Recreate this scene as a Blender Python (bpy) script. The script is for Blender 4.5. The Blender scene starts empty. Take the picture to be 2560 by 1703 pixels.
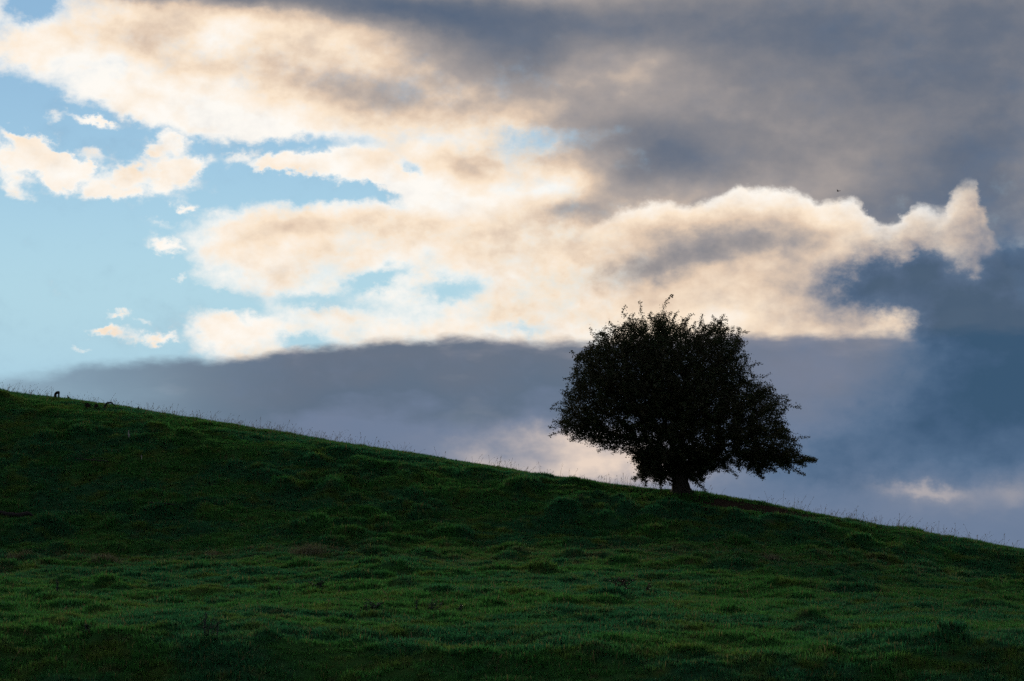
import bpy, bmesh, math, random
import numpy as np
from mathutils import Vector, Matrix

# ------------------------------------------------------------------ camera
R = math.radians
scene = bpy.context.scene
COL = scene.collection
FPX = 6022.0                      # focal length in photograph pixels (24 degrees across)
HORIZON = 1385                    # photograph row at eye level
PITCH = math.atan((HORIZON - 851.5) / FPX)
CAM_Z = 1.7
cam_data = bpy.data.cameras.new('camera')
cam_data.sensor_width = 36.0
cam_data.lens = 36.0 * FPX / 2560.0
cam_data.clip_start = 0.5
cam_data.clip_end = 9000.0
cam = bpy.data.objects.new('camera', cam_data)
COL.objects.link(cam)
cam.location = (0, 0, CAM_Z)
cam.rotation_euler = (R(90) + PITCH, 0, 0)
scene.camera = cam

# ------------------------------------------------------------------ exposure
scene.view_settings.view_transform = 'Standard'
scene.view_settings.look = 'None'
scene.view_settings.exposure = 0.0
scene.view_settings.gamma = 1.0
scene.view_settings.use_curve_mapping = False
scene.cycles.max_bounces = 4
scene.cycles.diffuse_bounces = 2
scene.cycles.glossy_bounces = 2
scene.cycles.transmission_bounces = 3
scene.cycles.transparent_max_bounces = 4
scene.cycles.use_denoising = False
scene.cycles.sample_clamp_indirect = 4.0
scene.cycles.use_adaptive_sampling = True
scene.cycles.adaptive_threshold = 0.015
scene.cycles.adaptive_min_samples = 12

# ------------------------------------------------------------------ sun, behind the upper left clouds
SUN_AZ, SUN_EL = -6.9, 14.5       # degrees, azimuth measured from +Y towards +X
sun_data = bpy.data.lights.new('sun', 'SUN')
sun_data.energy = 3.2
sun_data.angle = R(12)
sun_data.color = (1.0, 0.86, 0.68)
sun = bpy.data.objects.new('sun', sun_data)
COL.objects.link(sun)
sd = Vector((math.sin(R(SUN_AZ)) * math.cos(R(SUN_EL)), math.cos(R(SUN_AZ)) * math.cos(R(SUN_EL)), math.sin(R(SUN_EL))))
sun.rotation_euler = sd.to_track_quat('Z', 'Y').to_euler()
sun.location = sd * 300


def s2l(r, g, b):
    f = lambda c: c / 12.92 if c <= 0.04045 else ((c + 0.055) / 1.055) ** 2.4
    return (f(r / 255), f(g / 255), f(b / 255), 1.0)


def azel(px, py):
    """direction of the sky as azimuth and elevation in degrees"""
    x, yc = (px - 1280) / FPX, (851.5 - py) / FPX
    cp, sp = math.cos(PITCH), math.sin(PITCH)
    v = Vector((x, cp - yc * sp, sp + yc * cp)).normalized()
    return math.degrees(math.atan2(v.x, v.y)), math.degrees(math.asin(v.z))


DPP = math.degrees(1 / FPX)       # degrees of sky to a photograph pixel


class Net:
    def __init__(self, tree):
        self.t = tree
        self.n = tree.nodes
        self.l = tree.links

    def put(self, sock, v):
        if hasattr(v, 'links'):
            self.l.new(v, sock)
        else:
            sock.default_value = v

    def m(self, op, a, b=0.0, c=0.0, clamp=False):
        n = self.n.new('ShaderNodeMath'); n.operation = op; n.use_clamp = clamp
        self.put(n.inputs[0], a); self.put(n.inputs[1], b); self.put(n.inputs[2], c)
        return n.outputs[0]

    def v(self, op, a, b=(0, 0, 0), c=(0, 0, 0), s=1.0):
        n = self.n.new('ShaderNodeVectorMath'); n.operation = op
        self.put(n.inputs[0], a)
        if op == 'SCALE':
            self.put(n.inputs['Scale'], s)
        else:
            self.put(n.inputs[1], b)
            if op == 'MULTIPLY_ADD':
                self.put(n.inputs[2], c)
        return n.outputs['Value'] if op in ('DOT_PRODUCT', 'LENGTH') else n.outputs['Vector']

    def noise(self, vec, scale, detail=5.0, rough=0.55, lac=2.0, out=0, dist=0.0):
        n = self.n.new('ShaderNodeTexNoise'); n.noise_dimensions = '3D'
        self.put(n.inputs['Vector'], vec)
        n.inputs['Scale'].default_value = scale; n.inputs['Detail'].default_value = detail
        n.inputs['Roughness'].default_value = rough; n.inputs['Lacunarity'].default_value = lac
        n.inputs['Distortion'].default_value = dist
        return n.outputs[out]

    def smooth(self, x, a, b, lo=0.0, hi=1.0):
        n = self.n.new('ShaderNodeMapRange'); n.interpolation_type = 'SMOOTHSTEP'
        self.put(n.inputs[0], x); self.put(n.inputs[1], a); self.put(n.inputs[2], b)
        self.put(n.inputs[3], lo); self.put(n.inputs[4], hi)
        return n.outputs[0]

    def lin(self, x, a, b, lo=0.0, hi=1.0):
        n = self.n.new('ShaderNodeMapRange')
        self.put(n.inputs[0], x); self.put(n.inputs[1], a); self.put(n.inputs[2], b)
        self.put(n.inputs[3], lo); self.put(n.inputs[4], hi)
        return n.outputs[0]

    def mix(self, f, a, b, blend='MIX'):
        n = self.n.new('ShaderNodeMix'); n.data_type = 'RGBA'; n.blend_type = blend
        self.put(n.inputs[0], f); self.put(n.inputs[6], a); self.put(n.inputs[7], b)
        return n.outputs[2]

    def ramp(self, f, stops, interp='EASE'):
        n = self.n.new('ShaderNodeValToRGB'); cr = n.color_ramp; cr.interpolation = interp
        while len(cr.elements) > 1:
            cr.elements.remove(cr.elements[-1])
        cr.elements[0].position = stops[0][0]; cr.elements[0].color = stops[0][1]
        for p, c in stops[1:]:
            e = cr.elements.new(p); e.color = c
        self.put(n.inputs[0], f)
        return n.outputs[0]

    def puffs(self, vec, table, base=0.0):
        """sum of soft lumps of cloud; each row: px, py, rx, ry, turn in degrees (clockwise), amount"""
        # the running sum rides in the z of the vector, so that the lumps are worked out one after another
        sp = self.n.new('ShaderNodeSeparateXYZ'); self.l.new(vec, sp.inputs[0])
        cb = self.n.new('ShaderNodeCombineXYZ')
        self.l.new(sp.outputs[0], cb.inputs[0]); self.l.new(sp.outputs[1], cb.inputs[1]); cb.inputs[2].default_value = base
        V = cb.outputs[0]
        for px, py, rx, ry, rot, amp in table:
            a, e = azel(px, py)
            n = self.n.new('ShaderNodeMapping'); n.vector_type = 'TEXTURE'
            self.l.new(V, n.inputs['Vector'])
            n.inputs['Location'].default_value = (a, e, 0)
            n.inputs['Rotation'].default_value = (0, 0, R(-rot))
            n.inputs['Scale'].default_value = (rx * DPP, ry * DPP, 1e5)
            d = self.v('DOT_PRODUCT', n.outputs[0], n.outputs[0])
            g = self.m('POWER', 0.3679, d)
            V = self.v('MULTIPLY_ADD', g, (0, 0, amp), V)
        sp = self.n.new('ShaderNodeSeparateXYZ'); self.l.new(V, sp.inputs[0])
        return sp.outputs[2]


# ------------------------------------------------------------------ the sky: clear air, then four layers of cloud
world = bpy.data.worlds.new('World')
scene.world = world
world.use_nodes = True
wt = world.node_tree
wt.nodes.clear()
W = Net(wt)
tc = wt.nodes.new('ShaderNodeTexCoord')
D = tc.outputs['Generated']
sep = wt.nodes.new('ShaderNodeSeparateXYZ'); wt.links.new(D, sep.inputs[0])
az = W.m('MULTIPLY', W.m('ARCTAN2', sep.outputs[0], sep.outputs[1]), 57.29578)
el = W.m('MULTIPLY', W.m('ARCSINE', sep.outputs[2]), 57.29578)
cmb = wt.nodes.new('ShaderNodeCombineXYZ'); wt.links.new(az, cmb.inputs[0]); wt.links.new(el, cmb.inputs[1])
P0 = cmb.outputs[0]
Q = W.v('MULTIPLY', D, (57.3, 57.3, 78.0))          # noise space, about one unit to the degree

sky = wt.nodes.new('ShaderNodeTexSky')
sky.sky_type = 'NISHITA'; sky.sun_disc = False
sky.sun_elevation = R(SUN_EL); sky.sun_rotation = R(SUN_AZ)
sky.air_density = 1.0; sky.dust_density = 0.0; sky.ozone_density = 3.0
clear = W.v('SCALE', sky.outputs[0], s=0.098)
clear = W.v('MULTIPLY', clear, (1.04, 1.0, 0.94))
clear = W.mix(W.smooth(el, 9.0, 3.5), clear, s2l(171, 208, 226))

# turbulence: billows of about 1.5 degrees and a finer curl
wa = W.v('SUBTRACT', W.noise(Q, 0.45, 3.0, 0.5, out=1), (0.5, 0.5, 0.5))
wb = W.v('SUBTRACT', W.noise(Q, 2.1, 4.0, 0.62, out=1), (0.5, 0.5, 0.5))
Pa = W.v('MULTIPLY_ADD', wa, (1.1, 0.6, 0.0), P0)
P = W.v('MULTIPLY_ADD', wb, (0.85, 0.62, 0.0), Pa)        # crisp clouds
Ps = W.v('MULTIPLY_ADD', wb, (0.34, 0.26, 0.0), Pa)       # soft clouds
fine = W.m('SUBTRACT', W.noise(Q, 1.15, 6.0, 0.60), 0.5)
sunward = W.v('MULTIPLY_ADD', (sd.x - 0.1, 0.0, 0.9), (0.36, 0.0, 0.36), Q)
relief = W.m('SUBTRACT', W.noise(Q, 0.52, 4.0, 0.46), W.noise(sunward, 0.52, 4.0, 0.46))   # lumps lit from the sun's side
calm = W.m('SUBTRACT', W.noise(Q, 0.8, 5.0, 0.48), 0.5)
billow = W.m('SUBTRACT', W.noise(Q, 0.34, 4.0, 0.5), 0.5)

# layer one: the broken sheet, with the clear sky cut out of it and small puffs put back
COVER = [
    (120, 620, 330, 190, 0, -1.8), (20, 290, 170, 60, 12, -1.6), (330, 350, 190, 48, 12, -1.1),
    (700, 372, 190, 30, -6, -1.15), (560, 440, 110, 40, 0, -1.1), (780, 468, 180, 30, 6, -1.45), (930, 480, 60, 18, 20, -0.7), (460, 480, 200, 60, 0, -1.1),
    (220, 850, 260, 90, 0, -1.6), (330, 740, 130, 110, 0, -1.0), (-150, 560, 330, 420, 0, -1.2),
    (75, 5, 60, 40, -30, -1.1), (945, 705, 85, 24, -20, -1.0), (1130, 722, 95, 26, 0, -0.75), (1010, 420, 50, 18, 40, -0.6),
    (560, 745, 130, 22, 12, -0.9), (800, 750, 130, 18, 6, -0.62), (760, 850, 70, 22, 0, -0.8), (620, 800, 60, 12, 60, -0.3),
    (1345, 345, 120, 34, 0, -0.62), (1290, 395, 60, 40, 0, -0.35), (1560, 340, 90, 60, 0, -0.3), (1310, 820, 60, 16, 0, -0.5),
    (690, 412, 150, 24, -6, 1.1), (880, 420, 120, 34, 8, 0.6), (60, 120, 110, 60, 0, 0.7), (200, 1000, 620, 95, 5, -1.7), (560, 825, 130, 52, 0, 0.9), (640, 560, 200, 60, 0, 0.4),
    (600, 640, 130, 60, 0, 0.4), (2050, 200, 620, 260, 0, 0.9), (900, 30, 500, 70, 0, 0.5), (330, 270, 170, 36, 18, 0.35), (560, 280, 300, 70, 10, 0.5), (1050, 480, 200, 60, 0, 0.5),
]
PUFFS = [
    (190, 430, 270, 62, 8, 0.34), (300, 800, 160, 60, 0, 0.22), (260, 320, 180, 40, 10, 0.24),
    (50, 402, 105, 34, 12, 1.5), (150, 408, 60, 30, 30, 1.0), (205, 425, 60, 26, 20, 1.2), (322, 432, 46, 34, -20, 1.2), (425, 440, 60, 40, -20, 1.2), (480, 415, 60, 24, -12, 1.1),
    (145, 458, 34, 26, 0, 1.3), (255, 478, 50, 20, 0, 1.0), (380, 384, 28, 18, 20, 1.1), (225, 300, 50, 14, 12, 1.0), (250, 312, 22, 14, 30, 0.8), (130, 295, 30, 14, 0, 0.55),
    (455, 523, 24, 13, 10, 1.1), (265, 829, 44, 15, 0, 1.3), (300, 782, 34, 12, 0, 1.1), (395, 847, 60, 17, 0, 1.3), (345, 805, 24, 10, 10, 0.6),
    (205, 876, 44, 10, 0, 0.8), (50, 342, 60, 18, 10, 0.9), (100, 370, 80, 16, 20, 0.7), (40, 480, 60, 18, 10, 0.75), (20, 445, 40, 20, 20, 0.8), (330, 480, 40, 14, 0, 0.6),
    (420, 612, 52, 22, 10, 1.2), (455, 695, 26, 14, -45, 0.9), (430, 350, 46, 36, 60, 1.2), (230, 385, 40, 14, 10, 0.6),
    (420, 560, 50, 14, 0, 0.6), (610, 395, 50, 18, -20, 0.9),
]
# how thick the sheet is: thin cloud glows white, thick cloud goes tan, then grey, then slate
THICK = [
    (200, 440, 320, 110, 0, -0.10), (480, 640, 140, 90, 0, -0.08), (560, 830, 160, 60, 0, -0.10),
    (560, 295, 300, 75, 8, -0.20), (100, 180, 160, 90, 0, -0.08), (1010, 480, 200, 50, 5, -0.20),
    (720, 190, 330, 60, 14, 0.24), (330, 110, 160, 50, 10, 0.14), (555, 92, 50, 34, 0, -0.20), (980, 200, 170, 120, 0, 0.22),
    (850, 0, 520, 55, 4, 0.52), (1120, 70, 240, 85, 20, 0.24), (400, -25, 280, 36, 0, 0.40), (1280, 150, 200, 150, 0, 0.24),
    (1650, 110, 420, 220, 0, 0.40), (2200, 200, 420, 240, 0, 0.48), (2560, 120, 260, 380, 0, 0.36), (2050, 0, 600, 120, 0, 0.22),
    (1650, 380, 330, 100, 10, 0.34), (2000, 400, 350, 120, 10, 0.12), (2450, 440, 230, 130, 0, 0.36), (1580, 460, 150, 60, -25, 0.22), (1850, 560, 330, 80, 0, 0.34), (2250, 560, 200, 90, 0, 0.30),
    (1480, 200, 240, 60, -12, -0.12), (1280, 260, 130, 60, 0, -0.05),
    (1150, 420, 70, 40, 0, 0.18), (1390, 440, 60, 40, 0, -0.05), (1430, 520, 90, 30, 0, 0.20),
    (900, 560, 330, 36, 0, 0.13), (1250, 590, 120, 60, 0, 0.11), (640, 600, 120, 30, -20, 0.08),
    (1500, 690, 300, 50, -10, 0.16), (1990, 720, 200, 110, 0, 0.13), (1450, 780, 300, 40, 0, 0.05), (2050, 800, 120, 60, 0, 0.12),
    (2520, 600, 120, 90, 0, 0.22), (1390, 468, 50, 20, -15, -0.16),
]
# a nearer line of billows in front of the grey, with a lit upper edge; and how thick it is inside
BILLOW_EDGE = [(-2000, 2300), (1200, 900), (1380, 660), (1440, 590), (1500, 548), (1560, 516), (1640, 498), (1740, 503), (1800, 478), (1850, 458), (1930, 460), (2010, 482),
               (2080, 497), (2135, 488), (2165, 520), (2205, 556), (2240, 556), (2265, 518), (2300, 500), (2335, 520), (2375, 500), (2396, 448), (2428, 440), (2450, 478), (2492, 590), (2700, 900), (4600, 2300)]
BILLOW_THICK = [
    (1760, 628, 250, 40, -8, 0.36), (1560, 690, 240, 40, -10, 0.22), (1700, 575, 200, 36, -6, 0.16), (1990, 700, 200, 90, 0, 0.13),
    (2060, 800, 120, 60, 0, 0.14), (1820, 775, 120, 40, 0, -0.06), (2000, 560, 110, 30, 10, 0.05), (2470, 560, 60, 90, 0, 0.26), (2290, 620, 40, 30, 0, 0.1),
]
# the dark low bank, whose top edge runs along the horizon
BANK_EDGE = [(-2000, 1000), (0, 936), (150, 910), (300, 893), (560, 888), (760, 866), (900, 850), (1180, 838), (1330, 846),
             (1500, 846), (1720, 834), (1950, 828), (2270, 825), (2560, 815), (4600, 760)]
# the dark blue cloud on the right
BLUE = [
    (2540, 900, 240, 230, 0, 1.0), (2185, 704, 118, 64, -15, 1.2), (2400, 725, 130, 70, 0, 0.62), (2310, 668, 60, 30, 0, 0.5),
    (2560, 650, 90, 36, 0, 0.5), (2400, 1050, 300, 130, -10, 0.5), (2100, 1130, 260, 90, -6, 0.40), (1950, 1200, 260, 80, 0, 0.34), (2450, 800, 170, 80, 0, 0.3), (2340, 800, 70, 60, 0, 0.4),
    (2240, 800, 70, 26, -20, -0.45), (2440, 680, 46, 40, -30, -0.5), (2250, 660, 30, 50, 30, -0.35), (3400, 800, 900, 500, 0, 0.9),
]
# warm openings under the bank, near the hill
GLOW = [
    (1560, 1150, 180, 50, 8, 0.80), (1360, 1165, 150, 45, 12, 0.6), (1200, 1150, 120, 40, 12, 0.3), (1480, 1110, 180, 36, 6, 0.3), (2310, 1228, 80, 17, 3, 0.26), (2400, 1250, 160, 40, 0, 0.10),
    (2530, 1230, 60, 40, 0, 0.12),
]

cover = W.puffs(P, COVER, 0.60)
small = W.puffs(W.v('MULTIPLY_ADD', wb, (0.95, 0.72, 0.0), P0), PUFFS, -0.46)
small = W.m('MULTIPLY_ADD', fine, 0.9, small)
cover = W.m('SMOOTH_MAX', cover, small, 0.25)
cover = W.m('MULTIPLY_ADD', fine, 1.15, cover)
a1 = W.smooth(cover, -0.16, 0.78)

thick = W.puffs(Ps, THICK, 0.15)
thick = W.m('MULTIPLY_ADD', calm, W.smooth(thick, 0.25, 0.65, 0.28, 0.12), thick)
thick = W.m('MULTIPLY_ADD', relief, W.smooth(thick, 0.3, 0.7, 0.52, 0.14), thick)
thick = W.m('MULTIPLY_ADD', billow, 0.15, thick)
Qb = W.v('MULTIPLY', D, (57.3, 57.3, 170.0))
bn2 = W.m('SUBTRACT', W.noise(Qb, 0.33, 4.0, 0.5), 0.5)
thick = W.m('MULTIPLY_ADD', bn2, W.smooth(thick, 0.35, 0.65, 0.10, 0.17), thick)
# away from the sun the sheet grows thick and grey
off = W.v('DOT_PRODUCT', D, tuple(sd))
thick = W.m('ADD', thick, W.smooth(off, 0.955, 0.55, 0.0, 0.52))
wsp = wt.nodes.new('ShaderNodeSeparateXYZ'); wt.links.new(wb, wsp.inputs[0])
thick = W.m('MULTIPLY_ADD', wsp.outputs[2], W.smooth(thick, 0.2, 0.6, 0.22, 0.08), thick)      # fine curls on the lit parts
thick = W.m('MAXIMUM', thick, 0.0)
thin = W.m('MULTIPLY', W.smooth(cover, 0.0, 0.9, 0.22, 0.0), W.smooth(thick, 0.5, 0.3))                # ragged edges are thinner, so whiter
RAMP = [(0.0, s2l(255, 251, 244)), (0.09, s2l(254, 243, 229)), (0.22, s2l(251, 230, 205)), (0.36, s2l(227, 203, 180)),
        (0.52, s2l(170, 161, 157)), (0.66, s2l(136, 135, 140)), (0.79, s2l(107, 115, 130)), (0.9, s2l(88, 103, 125)), (1.0, s2l(62, 90, 117))]
c1 = W.ramp(W.m('SUBTRACT', thick, thin), RAMP, 'LINEAR')
col = W.mix(a1, clear, c1)


def skyline_curve(rows, a_in):
    """elevation of a cloud edge, in degrees, for an azimuth"""
    fc = wt.nodes.new('ShaderNodeFloatCurve')
    cm = fc.mapping; cv = cm.curves[0]
    cm.use_clip = False
    pts = []
    for px, py in rows:
        a, e = azel(px, py)
        pts.append(((a + 30) / 60, (e + 10) / 20))
    cv.points[0].location = pts[0]; cv.points[1].location = pts[-1]
    for p in pts[1:-1]:
        cv.points.new(*p)
    for p in cv.points:
        p.handle_type = 'AUTO_CLAMPED'
    cm.update()
    wt.links.new(W.lin(a_in, -30, 30), fc.inputs['Value'])
    return W.m('MULTIPLY_ADD', fc.outputs[0], 20.0, -10.0)


# the billows
sp = wt.nodes.new('ShaderNodeSeparateXYZ'); wt.links.new(W.v('MULTIPLY_ADD', wb, (0.55, 0.45, 0.0), P0), sp.inputs[0])
bd = W.m('SUBTRACT', skyline_curve(BILLOW_EDGE, sp.outputs[0]), sp.outputs[1])
bd = W.m('MULTIPLY_ADD', fine, 0.30, bd)
ab = W.m('MULTIPLY', W.smooth(bd, -0.04, W.smooth(az, 9.2, 11.5, 0.20, 0.65)), W.smooth(W.m('MULTIPLY_ADD', fine, 3.0, az), 0.9, 3.2))
bt = W.puffs(Ps, BILLOW_THICK, 0.0)
bt = W.m('ADD', bt, W.smooth(bd, 0.0, 0.9, 0.07, 0.25))
bt = W.m('MULTIPLY_ADD', relief, 0.42, bt)
bt = W.m('MULTIPLY_ADD', bn2, 0.20, bt)
bt = W.m('MULTIPLY_ADD', wsp.outputs[2], 0.22, bt)
bt = W.m('MAXIMUM', W.m('MULTIPLY_ADD', calm, 0.24, bt), 0.0)
col = W.mix(ab, col, W.ramp(bt, RAMP, 'LINEAR'))

# layer two: low bank
edge = skyline_curve(BANK_EDGE, az)
bn = W.m('SUBTRACT', W.noise(Qb, 0.85, 5.0, 0.55), 0.5)
depth = W.m('SUBTRACT', edge, el)
depth = W.m('MULTIPLY_ADD', bn, 0.50, depth)
depth = W.m('MULTIPLY_ADD', fine, 0.16, depth)
soft = W.smooth(az, -12.5, -6.0, 0.42, 0.26)
a2 = W.smooth(depth, -0.06, soft)
fade = W.smooth(W.m('MULTIPLY_ADD', bn2, 5.0, az), -14.5, -6.5, 0.74, 1.0)
a2 = W.m('MULTIPLY', a2, fade)
a2 = W.m('MULTIPLY', a2, W.m('MULTIPLY_ADD', bn2, 0.35, 1.04, clamp=True))
low = W.m('MULTIPLY_ADD', bn2, 0.9, W.lin(depth, 0.0, 2.8))
low = W.m('MULTIPLY_ADD', calm, 0.35, low)
c2 = W.ramp(low, [(0.0, s2l(130, 133, 145)), (0.15, s2l(104, 115, 132)), (0.5, s2l(97, 113, 133)), (0.75, s2l(112, 127, 152)), (1.0, s2l(110, 126, 152))], 'LINEAR')
# paler, lilac-grey behind and right of the tree
lilac = W.puffs(Ps, [(2000, 950, 240, 130, 20, 0.8), (2150, 900, 150, 60, 0, 0.3)])
lilac = W.m('MULTIPLY_ADD', fine, 0.9, lilac, clamp=True)
c2 = W.mix(W.m('MULTIPLY', lilac, 0.75), c2, s2l(130, 135, 154))
c2 = W.mix(W.smooth(az, -4.5, -11.0, 0.0, 0.85), c2, s2l(128, 152, 171))
col = W.mix(a2, col, c2)

# layer three: blue cloud on the right
blue = W.puffs(P, BLUE, 0.0)
blue = W.m('MULTIPLY_ADD', fine, 0.75, blue)
blue = W.m('MULTIPLY_ADD', billow, 0.55, blue)
blue = W.m('MULTIPLY_ADD', relief, 0.35, blue)
a3 = W.m('MULTIPLY', W.smooth(blue, -0.05, 1.0), 0.96)
tone = W.m('MULTIPLY_ADD', blue, 0.68, W.m('MULTIPLY_ADD', bn2, 0.55, W.m('MULTIPLY', calm, 0.35)))
c3 = W.ramp(tone, [(0.0, s2l(98, 122, 152)), (0.45, s2l(84, 110, 140)), (0.85, s2l(64, 92, 122)), (1.0, s2l(56, 86, 114))], 'LINEAR')
col = W.mix(a3, col, c3)

# layer four: thin warm openings low over the hill
glow = W.puffs(P, GLOW, 0.0)
glow = W.m('MULTIPLY', glow, W.m('MULTIPLY_ADD', bn2, 3.2, W.m('MULTIPLY_ADD', calm, 2.0, 0.95)))
a4 = W.m('MULTIPLY', glow, 0.95, clamp=True)
col = W.mix(a4, col, s2l(232, 212, 196))

bg = wt.nodes.new('ShaderNodeBackground')
wt.links.new(col, bg.inputs['Color'])
bg.inputs['Strength'].default_value = 1.0
wo = wt.nodes.new('ShaderNodeOutputWorld')
wt.links.new(bg.outputs[0], wo.inputs['Surface'])
world.cycles.sampling_method = 'NONE'          # a soft sky with no small bright source in it

# ================================================================== helpers
rng = np.random.default_rng(7)


def mat(name, build):
    m = bpy.data.materials.new(name); m.use_nodes = True
    m.node_tree.nodes.clear()
    N = Net(m.node_tree)
    out = N.n.new('ShaderNodeOutputMaterial')
    N.l.new(build(N), out.inputs['Surface'])
    return m


def pos(N):
    return N.n.new('ShaderNodeNewGeometry').outputs['Position']


def attr(N, name, out='Fac', kind='GEOMETRY'):
    a = N.n.new('ShaderNodeAttribute'); a.attribute_name = name; a.attribute_type = kind
    return a.outputs[out]


def bsdf(N, color, rough=0.9, spec=0.2, normal=None):
    b = N.n.new('ShaderNodeBsdfPrincipled')
    N.put(b.inputs['Base Color'], color); N.put(b.inputs['Roughness'], rough)
    b.inputs['Specular IOR Level'].default_value = spec
    if normal is not None:
        N.l.new(normal, b.inputs['Normal'])
    return b.outputs[0]


def leafy(N, color, through=0.35, gloss=0.05, rough=0.5):
    """thin leaf: scatters some of the light back and lets some through"""
    d = N.n.new('ShaderNodeBsdfDiffuse'); N.put(d.inputs['Color'], color)
    t = N.n.new('ShaderNodeBsdfTranslucent'); N.put(t.inputs['Color'], color)
    m1 = N.n.new('ShaderNodeMixShader'); m1.inputs[0].default_value = through
    N.l.new(d.outputs[0], m1.inputs[1]); N.l.new(t.outputs[0], m1.inputs[2])
    g = N.n.new('ShaderNodeBsdfGlossy'); g.inputs['Roughness'].default_value = rough
    m2 = N.n.new('ShaderNodeMixShader'); m2.inputs[0].default_value = gloss
    N.l.new(m1.outputs[0], m2.inputs[1]); N.l.new(g.outputs[0], m2.inputs[2])
    return m2.outputs[0]


def mesh_np(name, verts, tris, material=None, parent=None, loc=(0, 0, 0), smooth=False, attrs=None, link=True):
    """one mesh object from numpy arrays; tris may hold three or four corners a face"""
    verts = np.asarray(verts, np.float32); tris = np.asarray(tris, np.int32)
    me = bpy.data.meshes.new(name)
    k = tris.shape[1]
    me.vertices.add(len(verts)); me.vertices.foreach_set('co', verts.ravel())
    me.loops.add(tris.size); me.loops.foreach_set('vertex_index', tris.ravel())
    me.polygons.add(len(tris))
    me.polygons.foreach_set('loop_start', np.arange(0, tris.size, k, dtype=np.int32))
    me.polygons.foreach_set('loop_total', np.full(len(tris), k, np.int32))
    if smooth:
        me.polygons.foreach_set('use_smooth', np.ones(len(tris), bool))
    for an, av in (attrs or {}).items():
        a = me.attributes.new(an, 'FLOAT', 'POINT'); a.data.foreach_set('value', np.asarray(av, np.float32))
    me.update(calc_edges=True); me.validate()
    if material:
        me.materials.append(material)
    o = bpy.data.objects.new(name, me)
    if link:
        COL.objects.link(o)
    if parent is not None:
        o.parent = parent
    o.location = loc
    return o


def tag(o, label=None, cat=None, group=None, kind=None):
    for k, v in (('label', label), ('category', cat), ('group', group), ('kind', kind)):
        if v:
            o[k] = v
    return o


def empty(name, loc, label, cat, group=None):
    o = bpy.data.objects.new(name, None); COL.objects.link(o); o.location = loc
    o.empty_display_size = 0.2
    return tag(o, label, cat, group)


def hash2(ix, iy, seed):
    h = (ix.astype(np.int64) * 374761393 + iy.astype(np.int64) * 668265263 + seed * 974634777) & 0xFFFFFFFF
    h = ((h ^ (h >> 13)) * 1274126177) & 0xFFFFFFFF
    h = (h ^ (h >> 16)) & 0xFFFFFFFF
    return h / 4294967295.0


def vnoise(x, y, seed=0):
    ix, iy = np.floor(x), np.floor(y)
    fx, fy = x - ix, y - iy
    u, v = fx * fx * fx * (fx * (fx * 6 - 15) + 10), fy * fy * fy * (fy * (fy * 6 - 15) + 10)
    a, b = hash2(ix, iy, seed), hash2(ix + 1, iy, seed)
    c, d = hash2(ix, iy + 1, seed), hash2(ix + 1, iy + 1, seed)
    return (a + (b - a) * u) * (1 - v) + (c + (d - c) * u) * v


def fbm(x, y, oct=4, gain=0.5, seed=0):
    s, a, t = 0.0, 1.0, 0.0
    for o in range(oct):
        s = s + a * vnoise(x, y, seed + o * 17); t += a
        a *= gain; x, y = x * 2.03 + 11.3, y * 2.03 - 7.1
    return s / t - 0.5


def ray(px, py):
    x, yc = (px - 1280) / FPX, (851.5 - py) / FPX
    cp, sp = math.cos(PITCH), math.sin(PITCH)
    return np.array((x, cp - yc * sp, sp + yc * cp))


def at(px, py, Y):
    """the point of the place that is seen in that direction, Y metres away"""
    d = ray(px, py)
    return np.array((0, 0, CAM_Z)) + d * (Y / d[1])


def pchip(xk, yk, x):
    h = np.diff(xk); dl = np.diff(yk) / h
    m = np.zeros(len(xk))
    for i in range(1, len(xk) - 1):
        if dl[i - 1] * dl[i] > 0:
            w1, w2 = 2 * h[i] + h[i - 1], h[i] + 2 * h[i - 1]
            m[i] = (w1 + w2) / (w1 / dl[i - 1] + w2 / dl[i])
    m[0], m[-1] = dl[0], dl[-1]
    i = np.clip(np.searchsorted(xk, x) - 1, 0, len(xk) - 2)
    t = (x - xk[i]) / h[i]
    t = np.clip(t, 0, 1)
    return ((1 + 2 * t) * (1 - t) ** 2 * yk[i] + t * (1 - t) ** 2 * h[i] * m[i]
            + t * t * (3 - 2 * t) * yk[i + 1] + t * t * (t - 1) * h[i] * m[i + 1])


# ================================================================== the hill
SKYLINE = [(0, 980), (326, 1025), (652, 1078), (977, 1131), (1303, 1182), (1520, 1216), (1738, 1241), (1955, 1276), (2172, 1312), (2389, 1351), (2560, 1379)]
BENCH_TOP = [(0, 1402), (350, 1396), (700, 1384), (1100, 1380), (1500, 1378), (1800, 1388), (2100, 1414), (2350, 1448), (2560, 1480)]
YB = 64.0
ridge_y = lambda x: 77.5 - 0.5 * x
rx_, rz_ = [], []
for px, py in SKYLINE:
    d = ray(px, py)
    Y = 77.5 / (1 + 0.5 * d[0] / d[1])
    p = at(px, py, Y); rx_.append(p[0]); rz_.append(p[2])
bx_, bz_ = [], []
for px, py in BENCH_TOP:
    p = at(px, py, YB); bx_.append(p[0]); bz_.append(p[2])


def extrap(x, xs, zs, lo, hi):
    z = np.interp(x, xs, zs)
    z = np.where(x < xs[0], zs[0] + (zs[0] - zs[1]) / (xs[0] - xs[1]) * lo * (1 - np.exp((x - xs[0]) / lo)) * -1, z)
    z = np.where(x > xs[-1], zs[-1] + (zs[-1] - zs[-2]) / (xs[-1] - xs[-2]) * hi * (1 - np.exp(-(x - xs[-1]) / hi)), z)
    return z


TREE = at(1703, 1252, 73.6)


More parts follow.
